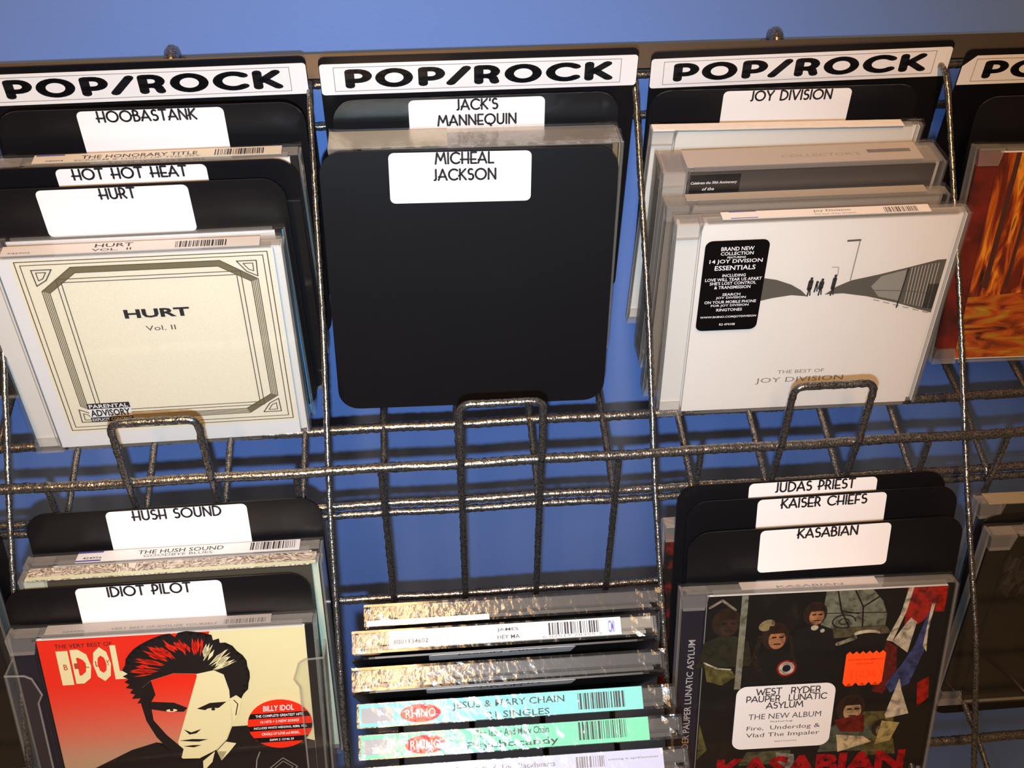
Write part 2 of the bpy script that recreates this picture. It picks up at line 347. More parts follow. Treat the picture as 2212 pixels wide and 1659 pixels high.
# ================================================================== divider cards
POSES = {
'sign0':((-132.5,109.3,-599.3),(1,46,0.8),(157,150,0.9)),'hoob':((-125.4,85.0,-576.4),(0,43,0),(142,144,0.9)),
'honor':((-127.3,69.2,-570.4),(0,43,0.3),(142,125,10.4)),'hhh':((-128.4,56.1,-564.4),(0,43,0),(142,144,0.9)),
'brown':((-129.3,49.2,-576.4),(0,43,0),(142,125,10.4)),'hurtdiv':((-134.0,46.2,-560.4),(0,43,0.3),(142,144,0.9)),
'cyan':((-136.5,36.1,-573.4),(0,43,0.3),(142,125,10.4)),'hurt':((-137.2,26.1,-559.9),(1.5,43,0.4),(142,125,10.4)),
'sign1':((30.7,107.6,-595.3),(0,46,0),(157,150,0.9)),'jacks':((28.3,87.1,-591.6),(0,40,0),(142,144,0.9)),
'glossy':((26.0,71.8,-577.1),(0,38,-0.5),(142,125,22)),'mj':((21.5,50.8,-560.6),(0,33,-1),(142,144,0.9)),
'sign2':((199.2,110.2,-610.2),(-2,46,0),(157,150,0.9)),'joydiv':((190.1,93.0,-611.4),(-2,43,-1),(142,144,0.9)),
'white':((184.8,78.4,-594.8),(0,43,-1),(142,125,6)),'box':((185.6,58.6,-577),(0,42.5,0),(142,125,21)),
'jdcd2':((186.5,38.8,-573),(0,42.5,0),(142,125,10.4)),'jd':((189.9,27.3,-559.0),(-3,42,-0.6),(142,125,10.4)),
'sign3':((361.4,105.9,-610.3),(0,46,0),(157,150,0.9)),'blackdiv3':((359.9,76.7,-597.7),(0,35,0),(142,144,0.9)),
'forest':((352.9,54.4,-583.7),(0,30,-1),(142,125,10.4)),'hush':((-129.1,-113.4,-584.3),(0,29,0.3),(142,144,0.9)),
'hushcd':((-129.7,-128.5,-580.9),(0,28,0),(142,125,10.4)),'swirl':((-129.1,-133.8,-571.9),(0,28,0),(142,125,10.4)),
'idiot':((-134.6,-147.4,-566.0),(0,28,0),(142,144,0.9)),'idol':((-134.8,-160.9,-564.0),(1,27,-1),(142,125,10.4)),
'judas':((191.8,-121.0,-590.0),(0,26,0),(142,144,0.9)),'kaiser':((196.1,-128.9,-586.1),(0,26,0.3),(142,144,0.9)),
'kasa':((194.4,-143.5,-578.2),(0,26,0.3),(142,144,0.9)),'kcd':((187.7,-165.9,-574.4),(-1,24,-1),(142,125,10.4)),
'backcd':((187.4,-133.4,-607.0),(0,26,0),(142,125,10.4)),'cd1':((32.6,-125.3,-587.0),(-1,72,-0.8),(142,125,10.4)),
'james':((27.4,-134.9,-575.0),(-1,72,-0.8),(142,125,10.4)),'divJ':((26.3,-143.6,-574.0),(0,71.3,-0.6),(142,144,0.9)),
'dark4':((27.6,-148.4,-561.0),(-1,72,-0.8),(142,125,10.4)),'divC':((26.7,-156.6,-564.0),(0,71,-0.4),(142,144,0.9)),
'jmc':((30.2,-162.2,-552.0),(-1,72,-0.4),(142,125,10.4)),'psy':((31.3,-173.6,-544.0),(-1,72,0),(142,125,10.4)),
'jett':((31.6,-185.1,-536.0),(-1,72,0),(142,125,10.4)),
'r3a':((349.8,-128.2,-595.7),(0,30,-1),(142,125,10.4)),'r3card':((346.9,-142.5,-591.4),(0,31,0),(142,144,0.9)),
'r3b':((347.6,-141.1,-584.4),(0,33,-1),(142,125,10.4)),'l1a':((-287.1,55.6,-575.7),(0,42,0),(142,125,10.4)),
'l2c':((-283.6,-116.6,-586.4),(0,30,0),(142,144,0.9)),'l2a':((-286.7,-135.9,-580.8),(0,30,0),(142,125,10.4)),
}
CARDG = 'black divider cards between the disc cases'
def divider(key, label, lines=(), dx=0.0, sticker=True, lab_y=1.0, sx=1.0):
    pos, ang, (w, h, t) = POSES[key]
    o = thing('divider_card', label, 'divider card', pos, ang, CARDG)
    bm = bmesh.new(); plate(bm, rrect(w, h, 11, 6), -t / 2, t / 2)
    link('card', bm, M_CARD, o)
    if sticker:
        bm = bmesh.new(); y = h / 2 - lab_y - 12.7; plate(bm, rrect(67.5, 25.4, 2.6, 4, dx, y), t / 2, t / 2 + .12)
        st = link('sticker', bm, M_STK, o)
        if lines:
            p = Print(t / 2 + .12); yy = h / 2 - lab_y - 5.7
            for ln, off in lines:
                p.pen(ln, dx + off, yy, 5.3, M_INK, w=.185, sx=sx); yy -= 8.2
            p.build('lettering', st)
    return o
def sign(key, label, text='POP/ROCK'):
    pos, ang, (w, h, t) = POSES[key]
    o = thing('section_sign', label, 'sign', pos, ang, 'section sign cards along the top rail')
    bm = bmesh.new(); plate(bm, rrect(w, h + 3, 3, 3, 0, 1.5), -t / 2, t / 2); link('card', bm, M_CARD, o)
    y1 = h / 2 - .6; y0 = y1 - 16.8
    bm = bmesh.new()
    if key == 'sign3':
        pts = [(-w / 2 + 6.5, y1), (-w / 2, y1 - 6), (-w / 2, y0), (w / 2, y0), (w / 2, y1)][::-1]
    else:
        pts = rrect(w - .6, y1 - y0, 1.6, 3, 0, (y0 + y1) / 2)
    plate(bm, pts, t / 2, t / 2 + .12); lb = link('label_strip', bm, M_STK, o)
    p = Print(t / 2 + .12); g = M_GREY
    a, b, c, d = -w / 2 + 7, w / 2 - 8.5, y0 + 2.0, y1 - 1.9
    p.line([(a, c), (b, c), (b, d), (a, d)], .28, g, 1, closed=True)
    p.pen(text, (a + b) / 2, c + 2.6, 8.0, M_BOLD, w=.31, lay=1, glyphs=GW, gap=.24, fit=b - a - 12)
    p.build('lettering', lb); return o

sign('sign0', 'white lettered section sign furthest left, first along the top rail')
sign('sign1', 'white lettered section sign in the middle, above the big bare black card')
sign('sign2', 'white lettered section sign above the white case with the lamp post cover')
sign('sign3', 'white section sign with a snipped top corner at the right edge')
divider('hoob', 'black divider card at the back of the upper left pocket, directly under the leftmost sign', [('HOOBASTANK', -2)])
divider('hhh', 'black divider card behind the cream case, its white sticker cut to a thin strip', [('HOT HOT HEAT', -1)], dx=-4)
divider('hurtdiv', 'black divider card with a short word on its sticker, directly behind the cream framed case', [('HURT', 2)], dx=-6)
divider('jacks', 'brownish black divider card with two lines of lettering, behind the thick clear case', [("JACK'S", 0), ('MANNEQUIN', 0)])
divider('mj', 'large bare black divider card standing full height in front of the middle pocket', [('MICHEAL', 2), ('JACKSON', 2)], dx=-4.8)
divider('joydiv', 'black divider card in the upper right pocket, under the third sign', [('JOY DIVISION', 2)], dx=1)
divider('blackdiv3', 'plain black divider card under the snipped sign at the right edge', sticker=False)
divider('hush', 'rearmost black divider card in the lower left pocket', [('HUSH SOUND', 0)], dx=1.5)
divider('idiot', 'black divider card directly behind the red and cream portrait case', [('IDIOT PILOT', 0)], dx=-4)
divider('judas', 'rearmost of three stepped black divider cards in the lower right pocket', [('JUDAS PRIEST', 1)])
divider('kaiser', 'middle one of three stepped black divider cards in the lower right pocket', [('KAISER CHIEFS', 1)], dx=-1)
divider('kasa', 'frontmost of three stepped black divider cards, its white sticker fully seen', [('KASABIAN', 1)], dx=-1)
divider('divJ', 'black divider card with a greyish sticker in the lower middle stack, upper of two', [('JASON MRAZ', 0)], dx=-2)
divider('divC', 'black divider card just above the turquoise labelled case in the lower middle stack', [('JESUS & MARY'.replace('&', 'N') if False else 'JESUS MARY', 0), ('CHAIN', 0)], dx=-4)
divider('r3card', 'plain black divider card behind the shrink wrapped case at the right edge', sticker=False)
divider('l2c', 'plain black divider card at the left edge of the lower row', sticker=False)

# ================================================================== disc cases
CASEG = 'disc cases standing in the rack pockets'
def case(key, label, art=None, tray=M_DARK, hinge=None, stripe=None, edge=M_EDGE, side=None, booklet=M_PAPER, seal=True, lid=M_CLEAR, tray_edge=None, fold=True, seed=0):
    pos, ang, (w, h, t) = POSES[key]
    o = thing('disc_case', label, 'disc case', pos, ang, CASEG)
    X, Y, Z = w / 2, h / 2, t / 2; e = 1.2
    # base: back plate, top and bottom walls, side walls
    bm = bmesh.new()
    box(bm, -X, X, -Y, Y, -Z, -Z + e)
    link('base', bm, lid, o)
    for dm in ((-X + 3, X - 1.5, Y - e - .6, Y - .6, -Z + e, Z - 3.6), (-X + 3, X - 1.5, -Y + .6, -Y + .6 + e, -Z + e, Z - 3.6), (-X, -X + e, -Y, Y, -Z + e, Z - 3.6), (X - e, X, -Y + 1, Y - 1, -Z + e, Z - 1.4)):
        boxo('side_wall', dm, edge, o)
    # lid: front plate with raised rims and hinge arms
    boxo('lid', (-X + 12, X, -Y, Y, Z - e, Z), lid, o)
    boxo('hinge_cover', (-X, -X + 11.9, -Y + 9, Y - 9, Z - e, Z - .1), lid, o)
    boxo('lid_rim', (-X + 16, X - 6, Y - e, Y, Z - 4.0, Z - e), edge, o); boxo('lid_rim', (-X + 16, X - 6, -Y, -Y + e, Z - 4.0, Z - e), edge, o)
    for s in (-1, 1):
        bm = bmesh.new(); bmv = [(-X, s * Y), (-X + 14, s * Y), (-X + 12, s * (Y - 9)), (-X + 1, s * (Y - 9))]
        plate(bm, bmv[::-1] if s > 0 else bmv, -Z + 2.2, Z); link('hinge_arm', bm, edge, o)
    # tray, hinge strip and card inside
    bm = bmesh.new(); box(bm, -X + 13, X - 2.2, -Y + 2.4, Y - 2.4, -Z + e + .1, Z - 4.4)
    link('tray', bm, tray, o)
    bm = bmesh.new(); box(bm, -X + 1.6, -X + 12.2, -Y + 2.6, Y - 2.6, -Z + e + .3, Z - 2.4)
    hs = link('hinge_strip', bm, hinge or tray, o)
    if side: boxo('spine_card', (X - 1.9, X - 1.35, -Y + 2, Y - 2, -Z + 1.4, Z - 2), side, o)
    bm = bmesh.new(); box(bm, -X + 13.4, X - 5.2, -Y + 2.0, Y - 2.0, Z - 3.0, Z - 1.5)
    bk = link('booklet', bm, booklet, o)
    if art:
        p = Print(Z - 1.45); art(p, hs, bk, Z); p.build('cover_print', bk)
    # paper strip sealed over the top edge
    if stripe:
        x0, x1, z0, z1, m, fn = stripe
        bm = bmesh.new(); box(bm, x0, x1, Y - .5, Y + .08, z0, z1); ls = link('title_strip', bm, m, o)
        T = Matrix(((1, 0, 0, 0), (0, 0, 1, Y + .08), (0, -1, 0, 0), (0, 0, 0, 1)))
        if fn:
            p = Print(0, T); fn(p); p.build('title_print', ls)
    if seal:
        # crumpled shrink wrap over the top edge and its corners
        rnd = random.Random(seed * 7 + 3); bm = bmesh.new(); nx, nz = 46, 4; g = []
        for i in range(nx + 1):
            r_ = []
            for j in range(nz + 1):
                endf = max(0, abs(i / nx - .5) - .40) * 8
                r_.append(bm.verts.new((-X - .2 + (w + .4) * i / nx, Y + .25 + rnd.random() * (.16 + endf * 1.3), -Z + t * j / nz)))
            g.append(r_)
        for i in range(nx):
            for j in range(nz): bm.faces.new((g[i][j], g[i][j + 1], g[i + 1][j + 1], g[i + 1][j]))
        link('shrink_wrap', bm, M_WRAP, o)
    return o

def st_text(cells, bar=None, ink=M_INK, extra=None):
    """cells: (text, x0, x1, v0, v1) with v measured from the front edge"""
    def f(p):
        for c in cells: p.type(c[0], c[1], c[2], c[3], c[4], c[5] if len(c) > 5 else ink, 1, bold=.01)
        if bar: p.barcode(*bar[:4], ink, bar[4] if len(bar) > 4 else 1)
        if extra: extra(p)
    return f

# ---- cream case with printed frame
CREAM = ramp_mat('cream_paper', 26 * .05, [(.3, (234, 221, 192)), (.7, (243, 232, 212))], rough=.6)
OLIVE = mat('olive_ink', (118, 106, 78), .6); UMBER = mat('umber_ink', (92, 80, 66), .6)
def art_frame(p, hs, bk, Z):
    p.rect(-51.5, 65.2, -50.5, 60, CREAM, 0)
    L = UMBER
    for a, w in ((0, .5), (2.2, .45)):
        p.line([(-49.8 + a, 59 - a * .9), (63 - a, 59 - a * .9), (63 - a, -48.5 + a), (-49.8 + a, -48.5 + a)], w, L, 1, closed=True)
    def oct(k): return [(-26 + k * .4, 55 - k), (41 - k * .4, 55 - k), (57 - k, 43.5 - k * .4), (57 - k, -31.7 + k * .4), (41.5 - k * .4, -43 + k), (-26 + k * .4, -43 + k), (-41.7 + k, -31.7 + k * .4), (-41.7 + k, 42 - k * .4)]
    for k in (0, .8, 1.6, 2.4, 3.2): p.line(oct(k), .5, L if k in (0, 3.2) else OLIVE, 1, closed=True)
    o1, o2 = oct(1.0), oct(2.2)
    for seg in (7, 0, 1):   # the frame's solid upper edge
        a, b = oct(.2)[seg], oct(.2)[(seg + 1) % 8]; c, d = oct(3)[(seg + 1) % 8], oct(3)[seg]; p.poly([a, b, c, d], OLIVE, 2)
    a, b = oct(.2)[3], oct(.2)[4]; p.poly([a, b, oct(3)[4], oct(3)[3]], OLIVE, 2)
    for k in (0, 2): p.line([(-34 + k, 48.6 - k), (49.5 - k, 48.6 - k), (49.5 - k, -37.5 + k), (-34 + k, -37.5 + k)], .45, L, 3, closed=True)
    for sx, sy in ((-1, 1), (1, 1), (1, -1), (-1, -1)):
        cx, cy = (7 + sx * 45.5, 5.7 + sy * 44)
        q = [(0, 0), (9, 0), (5.2, -6), (0.4, -9)]
        p.line([(cx + sx * 5 - sx * a, cy + sy * 4.6 + sy * b) for a, b in q], .55, L, 4, closed=True)
        q = [(1.8, -1.5), (6.2, -1.5), (4, -5), (1.9, -6)]
        p.line([(cx + sx * 5 - sx * a, cy + sy * 4.6 + sy * b) for a, b in q], .45, L, 4, closed=True)
    p.type('HURT', -8, 22.5, 23.6, 29, M_INK, 5, bold=.035)
    p.type('Vol. II', .3, 14.3, 15.6, 18.6, UMBER, 5)
    p.rect(-38.6, -17.6, -34.0, -30.2, M_INK, 6); p.type('PARENTAL', -37.8, -18.4, -33.4, -30.9, M_PAPER, 7, bold=.02)
    p.rect(-38.6, -17.6, -39.8, -34.0, M_PAPER, 6); p.type('ADVISORY', -38, -18.2, -39.3, -34.5, M_INK, 7, bold=.03)
    p.rect(-38.6, -17.6, -43.2, -39.8, M_INK, 6); p.type('EXPLICIT CONTENT', -38, -18.2, -42.5, -40.5, M_PAPER, 7, bold=.01)
SILV = mat('pale_label', (214, 206, 200), .5)
case('hurt', 'case with a cream cover inside an eight-sided printed frame, front of the upper left pocket', art_frame, tray=M_WHITEP, hinge=M_WHITEP, side=M_WHITEP,
     stripe=(-55, 60, -3.6, 3.4, SILV, st_text([('HURT', -14, 3, 0.0, 2.8, M_INK), ('VOL.  II', -15, 2.5, -2.8, -1.0, M_INK), ('946902', -52, -42, -2.4, -1.2, M_GREY)], (22, 45, -2.6, 2.2, 4), M_INK)), seed=1)
case('cyan', 'case with a pale turquoise top edge standing just behind the cream framed case', tray=mat('aqua_tray', (110, 150, 150), .4), side=mat('sky_card', (70, 150, 205), .4),
     stripe=(-62, 44, -4.4, -1.0, mat('pale_aqua', (186, 198, 188), .5), None), seed=2)
BRN = mat('brown_card', (92, 70, 58), .5)
case('brown', 'brown sided case squeezed between two divider cards in the upper left pocket', tray=BRN, side=BRN, booklet=BRN, seed=3)
case('honor', 'case with a cream title strip behind the thin white sticker in the upper left pocket', tray=M_DARK,
     stripe=(-52, 62, -4.4, 2.4, mat('cream_strip', (214, 202, 182), .5), st_text([('THE HONORARY TITLE', -30, 23, -.4, 2.6), ('SCREAM & LIGHT UP THE SKY', -33, 25, -2.2, -.9, M_GREY), ('08004', -46, -38, -1.6, -.6)], (31, 54, -1.8, 3.4, 5), M_INK, lambda p: p.rect(-51, -38, 3.2, 4.2, mat('violet_ink', (80, 70, 160), .5), 1))), seed=4)

# ---- middle pocket
case('glossy', 'thick clear double case leaning behind the big bare black card', tray=mat('yellowish_tray', (120, 106, 84), .35), lid=M_CLEAR, edge=M_EDGE, booklet=M_DARK, side=mat('pale_side', (150, 140, 120), .4),
     stripe=(-71, -14, -9, 9, mat('foil_strip', (190, 176, 150), .25, .5), None), seed=5)

# ---- white case with snowy road
SNOW = mat('snow_paper', (240, 231, 224), .55)
def art_road(p, hs, bk, Z):
    W1 = mat('warm_dark_grey', (92, 86, 78), .6); W2 = mat('mid_grey', (150, 145, 136), .6); FIG = mat('figure_ink', (44, 42, 42), .6); LG = mat('light_grey', (196, 188, 178), .6)
    p.rect(-57.5, 65.8, -60.4, 60.4, SNOW, 0)
    p.poly([(-24, 28), (-17.5, 26.6), (-9.6, 23.2), (-4.1, 19.4), (-.4, 15.4), (-8.6, 16.6), (-18.3, 15.2), (-24.6, 13.6)], W1, 1)
    p.poly([(8.2, 16.1), (13.5, 20.8), (20.2, 24.3), (33.7, 27.3), (48.2, 31.1), (61.4, 34.8), (65.6, 35), (65.6, 1.5), (57.4, 4.5), (47, 8.6), (30.3, 13.8), (17.4, 16.4)], W1, 1)
    p.poly([(31, 20), (35, 26.2), (47, 29.6), (47.5, 10), (36, 13.4)], W2, 2)
    for i in range(9): p.line([(49.5 + i * 1.6, 30.6 + i * .3), (50.3 + i * 1.6, 8.4 - i * .45)], .35, LG, 2)
    p.line([(33, 17.5), (48, 16.5), (60, 14.6)], .4, W1, 3); p.line([(47.8, 30), (46.8, 6)], .8, FIG, 3)
    p.poly([(60, 20), (65.6, 20), (65.6, 4), (60, 5)], FIG, 2)
    for k in range(6): p.line([(34 + k * 5.4, 11.5 - k * 1.8), (37 + k * 5.4, 10.6 - k * 1.8)], .5, W2, 2)
    p.line([(14.2, 48.3), (20.1, 48.5)], 1.1, W1, 1); p.line([(20.1, 48.5), (19.7, 24.6)], .6, W2, 1)
    p.line([(9.2, 32.9), (12.3, 32.8), (12.8, 28)], .4, W2, 1)
    for x, y0, y1, w in ((-.2, 15.7, 26.4, 2.5), (3.0, 18.2, 24.0, 1.2), (5.4, 16, 25.4, 2.5), (11.6, 15.6, 27.5, 2.1)):
        p.line([(x, y0 + 4.4), (x + .2, y1 - 1.6)], w, FIG, 4); p.disc(x + .3, y1 + .1, .75, .9, FIG, 4, 10)
        p.line([(x - .4, y0), (x, y0 + 5)], .8, FIG, 4); p.line([(x + .9, y0 + .4), (x + .4, y0 + 5)], .7, FIG, 4)
    BR = mat('bronze_ink', (142, 130, 116), .6)
    p.type('THE BEST OF', -8.2, 16.8, -36.0, -33.6, BR, 1); p.type('JOY DIVISION', -19.3, 28, -43.2, -38.6, BR, 1)
o = case('jd', 'white case printed with a lamp post beside a pale road, upper right pocket', art_road, tray=M_WHITEP, hinge=M_WHITEP, side=M_WHITEP,
     stripe=(-48, 52, -3.8, 2.2, SNOW, st_text([('Joy Division', -4, 14, .4, 2.6, M_GREY), ('The best of Joy Division', -4, 16, -1.8, -.6, M_GREY)], (30, 46, -1.8, 2.6, 6), M_GREY, lambda p: (p.rect(-44, -31, 3.2, 3.7, mat('blue_ink', (84, 90, 190), .5), 1), p.rect(-44, -31, -2.1, -1.5, mat('blue_ink', (84, 90, 190), .5), 1)))), seed=6)
bm = bmesh.new(); Zj = 5.2; plate(bm, rrect(31.2, 55.3, 3.6, 5, -39.9, 24.7), Zj + .02, Zj + .14); sk = link('black_sticker', bm, M_BLACK, o)
p = Print(Zj + .14); WI = mat('white_ink', (236, 230, 232), .5)
for txt, w_, y, h in (('BRAND NEW', 16, 46.4, 2.3), ('COLLECTION', 16, 43.8, 2.0), ('FEATURING', 9, 41.9, 1.2), ('14 JOY DIVISION', 26, 38.5, 2.9), ('ESSENTIALS', 20, 34.9, 2.8), ('INCLUDING', 11.5, 30.8, 1.8), ('LOVE WILL TEAR US APART', 28, 28.3, 1.9), ("SHE'S LOST CONTROL", 23, 26.0, 1.9), ('& TRANSMISSION', 18, 23.5, 1.9), ('SEARCH', 9, 19.2, 1.6), ('JOY DIVISION', 15, 16.9, 1.8), ('ON YOUR MOBILE PHONE', 26, 14.4, 1.8), ('FOR JOY DIVISION', 19, 12.0, 1.8), ('RINGTONES', 13, 9.4, 1.8), ('WWW.RHINO.COM/JOYDIVISION', 28.5, 4.8, 1.7), ('R2 474108', 8, 0.2, 1.4)):
    p.type(txt, -39.6 - w_ / 2, -39.6 + w_ / 2, y, y + h, WI, 1, bold=.015)
p.build('lettering', sk)
case('jdcd2', 'plain clear case pressed flat behind the white lamp post case', tray=mat('taupe_tray', (128, 116, 104), .4), booklet=mat('taupe_card', (150, 138, 126), .5), side=M_DARK, seed=7,
     stripe=(-60, 60, -4.4, 1.0, mat('taupe_strip', (170, 156, 142), .4), None))
def art_celebrate(p, hs, bk, Z):
    p.rect(-57.5, 65.5, -60, 60, mat('charcoal_print', (66, 58, 56), .5), 0)
    p.rect(-56.5, -31.5, 46, 59.5, M_BLACK, 1)
    p.type('Celebrate the 30th Anniversary', -56, -33, 53.8, 55.8, WI, 2, bold=.01, shear=.2); p.type('of the', -50, -44, 50.6, 52.4, WI, 2, bold=.01, shear=.2)
case('box', 'thick milky case with charcoal front and black sticker, upper right pocket', art_celebrate, tray=mat('milky_tray', (176, 162, 150), .4), booklet=mat('charcoal_print2', (66, 58, 56), .5),
     stripe=(-58, 60, -9, 6.5, mat('milky_strip', (188, 176, 164), .4), st_text([("COLLECTOR'S", -10, 30, -1.2, 1.6, mat('faint_ink', (166, 154, 142), .5))], None, M_GREY, lambda p: p.rect(34, 56, 0.4, 3.4, M_GREY, 1))), seed=8)
case('white', 'white slim case leaning at the left behind the thick milky case', tray=M_WHITEP, booklet=M_WHITEP, hinge=M_WHITEP, side=M_WHITEP, stripe=(-70, 60, -3, 3, SNOW, None), seed=9)

# ---- right column
FOREST = ramp_mat('autumn_print', .045, [(.3, (40, 12, 8)), (.46, (112, 34, 8)), (.55, (178, 84, 14)), (.64, (226, 150, 40)), (.75, (96, 60, 14))], (3.2, .55, 1), .35, 6, 1.2)
DEEPR = ramp_mat('russet_print', .05, [(.35, (60, 14, 8)), (.7, (128, 30, 12))], (1, 1, 1), .35)
LEAFY = ramp_mat('leaf_litter_print', .09, [(.3, (60, 24, 6)), (.5, (170, 74, 14)), (.62, (150, 120, 30)), (.75, (214, 120, 40))], (.6, 2, 1), .35, 6, 1)
def art_trees(p, hs, bk, Z):
    p.rect(-69, 65.5, -60, 60, FOREST, 0); p.rect(-69.5, -58, -60, 60, DEEPR, 1); p.poly([(-58, -60), (65, -60), (65, -14), (20, -8), (-30, -20), (-58, -22)], LEAFY, 1)
    T = mat('tree_trunk_print', (66, 26, 8), .5)
    for x, w in ((-50, 3.2), (-38, 2.2), (-26, 4.4), (-8, 2.5), (8, 5), (30, 3)):
        p.poly([(x - w / 2, -16), (x + w / 2, -17), (x + w / 2 + 1.5, 60), (x - w / 2 + 2, 60)], T, 2)
case('forest', 'case with an orange autumn woodland cover at the right edge', art_trees, tray=M_DARK, hinge=DEEPR, side=M_DARK, seed=10)
TAU = mat('taupe_strip2', (150, 138, 116), .5)
case('r3a', 'clear case with plain taupe title strip, behind the torn wrap case at right edge', tray=M_DARK, stripe=(-66, 66, -4.8, 4.4, TAU, None), booklet=M_DARK, seed=11)
NIGHT = ramp_mat('night_print', .05, [(.3, (8, 7, 6)), (.7, (20, 18, 12))], (1, 1, 1), .3)
o = case('r3b', 'dark case with torn loose shrink wrap at its corner, lower pocket at the right edge', tray=M_BLACK, booklet=NIGHT, hinge=NIGHT, side=M_BLACK, seed=12, stripe=(-50, 60, -4, 3, mat('smoke_strip', (120, 110, 96), .4), None))
rnd = random.Random(5); bm = bmesh.new()
for k in range(5):
    cx, cy = -66 + rnd.random() * 18, 58 - k * 7; pv = None
    for q in range(6):
        x, y = cx + q * 2.2, cy + rnd.uniform(-5, 5); a = bm.verts.new((x, y, 5.8 + rnd.random() * 5)); b = bm.verts.new((x + rnd.uniform(-3, 3), y - 10, 5.6 + rnd.random() * 4))
        if pv: bm.faces.new((pv[0], a, b, pv[1]))
        pv = (a, b)
link('torn_wrap', bm, M_WRAP, o)
case('l1a', 'case at the left edge, mostly hidden behind the cream framed case', tray=M_WHITEP, booklet=M_DARK, side=TAU, seed=13)
case('l2a', 'dark case at the left edge of the lower row beside the portrait case', tray=M_DARK, booklet=NIGHT, side=M_DARK, seed=14)

# ---- lower left pocket
VIO = mat('violet_ink', (80, 70, 160), .5)
case('hushcd', 'case with a white barcode title strip at the back of the lower left pocket', tray=M_DARK,
     stripe=(-47, 60, -4.6, 3.4, M_PAPER, st_text([('THE HUSH SOUND', -18, 23, 0, 3.2), ('GOODBYE BLUES', -15, 18, -2.6, -.6, M_GREY), ('424956', -44, -35, -1.4, .2)], (36, 58, -2.2, 4.0, 7), M_INK, lambda p: (p.rect(-47, -35, 3.4, 4.5, VIO, 1), p.rect(-47, -35, -3.3, -2.2, VIO, 1)))), seed=15)
SWIRL = ramp_mat('swirl_print', .075, [(.38, (226, 214, 196)), (.44, (110, 74, 52)), (.5, (232, 222, 206)), (.57, (96, 62, 44)), (.63, (224, 212, 192)), (.7, (120, 84, 60))], (1, 1, 1.6), .3, 2, 2.5)
case('swirl', 'case with a brown and white swirl patterned edge in the lower left pocket', tray=mat('mint_tray', (196, 206, 184), .4), side=M_DARK, booklet=mat('dim_card', (70, 64, 52), .4),
     stripe=(-68, 68, -4.6, 4.8, SWIRL, lambda p: p.rect(-68, 68, -4.7, -2.2, mat('mint_line', (214, 216, 178), .4), 1)), seed=16)
RED = mat('red_print', (222, 36, 14), .35); BUFF = mat('buff_print', (226, 216, 168), .4); INKB = mat('print_black', (20, 14, 16), .4)
def halftone():
    m = bpy.data.materials.new('halftone_red'); m.use_nodes = True; nt = m.node_tree; b = nt.nodes['Principled BSDF']
    N = nt.nodes.new; L = nt.links.new
    tc = N('ShaderNodeTexCoord'); sp = N('ShaderNodeSeparateXYZ'); L(tc.outputs['Object'], sp.inputs[0])
    mr = N('ShaderNodeMapRange'); mr.inputs['From Min'].default_value = 34; mr.inputs['From Max'].default_value = -22; L(sp.outputs['Y'], mr.inputs['Value'])
    w = N('ShaderNodeTexWave'); w.inputs['Scale'].default_value = .42; mp = N('ShaderNodeMapping'); mp.inputs['Rotation'].default_value = (0, 0, -.12)
    L(tc.outputs['Object'], mp.inputs[0]); L(mp.outputs[0], w.inputs['Vector'])
    mu = N('ShaderNodeMath'); mu.operation = 'MULTIPLY_ADD'; mu.inputs[1].default_value = .5; L(w.outputs['Fac'], mu.inputs[0])
    m2 = N('ShaderNodeMath'); m2.operation = 'MULTIPLY'; L(mr.outputs[0], m2.inputs[0]); L(mu.outputs[0], m2.inputs[1]); L(mr.outputs[0], mu.inputs[2])
    r = N('ShaderNodeValToRGB'); r.color_ramp.elements[0].color = (*lin((224, 38, 14)), 1); r.color_ramp.elements[1].color = (*lin((176, 146, 118)), 1)
    L(m2.outputs[0], r.inputs[0]); L(r.outputs[0], b.inputs['Base Color']); b.inputs['Roughness'].default_value = .35
    return m
HALF = halftone()
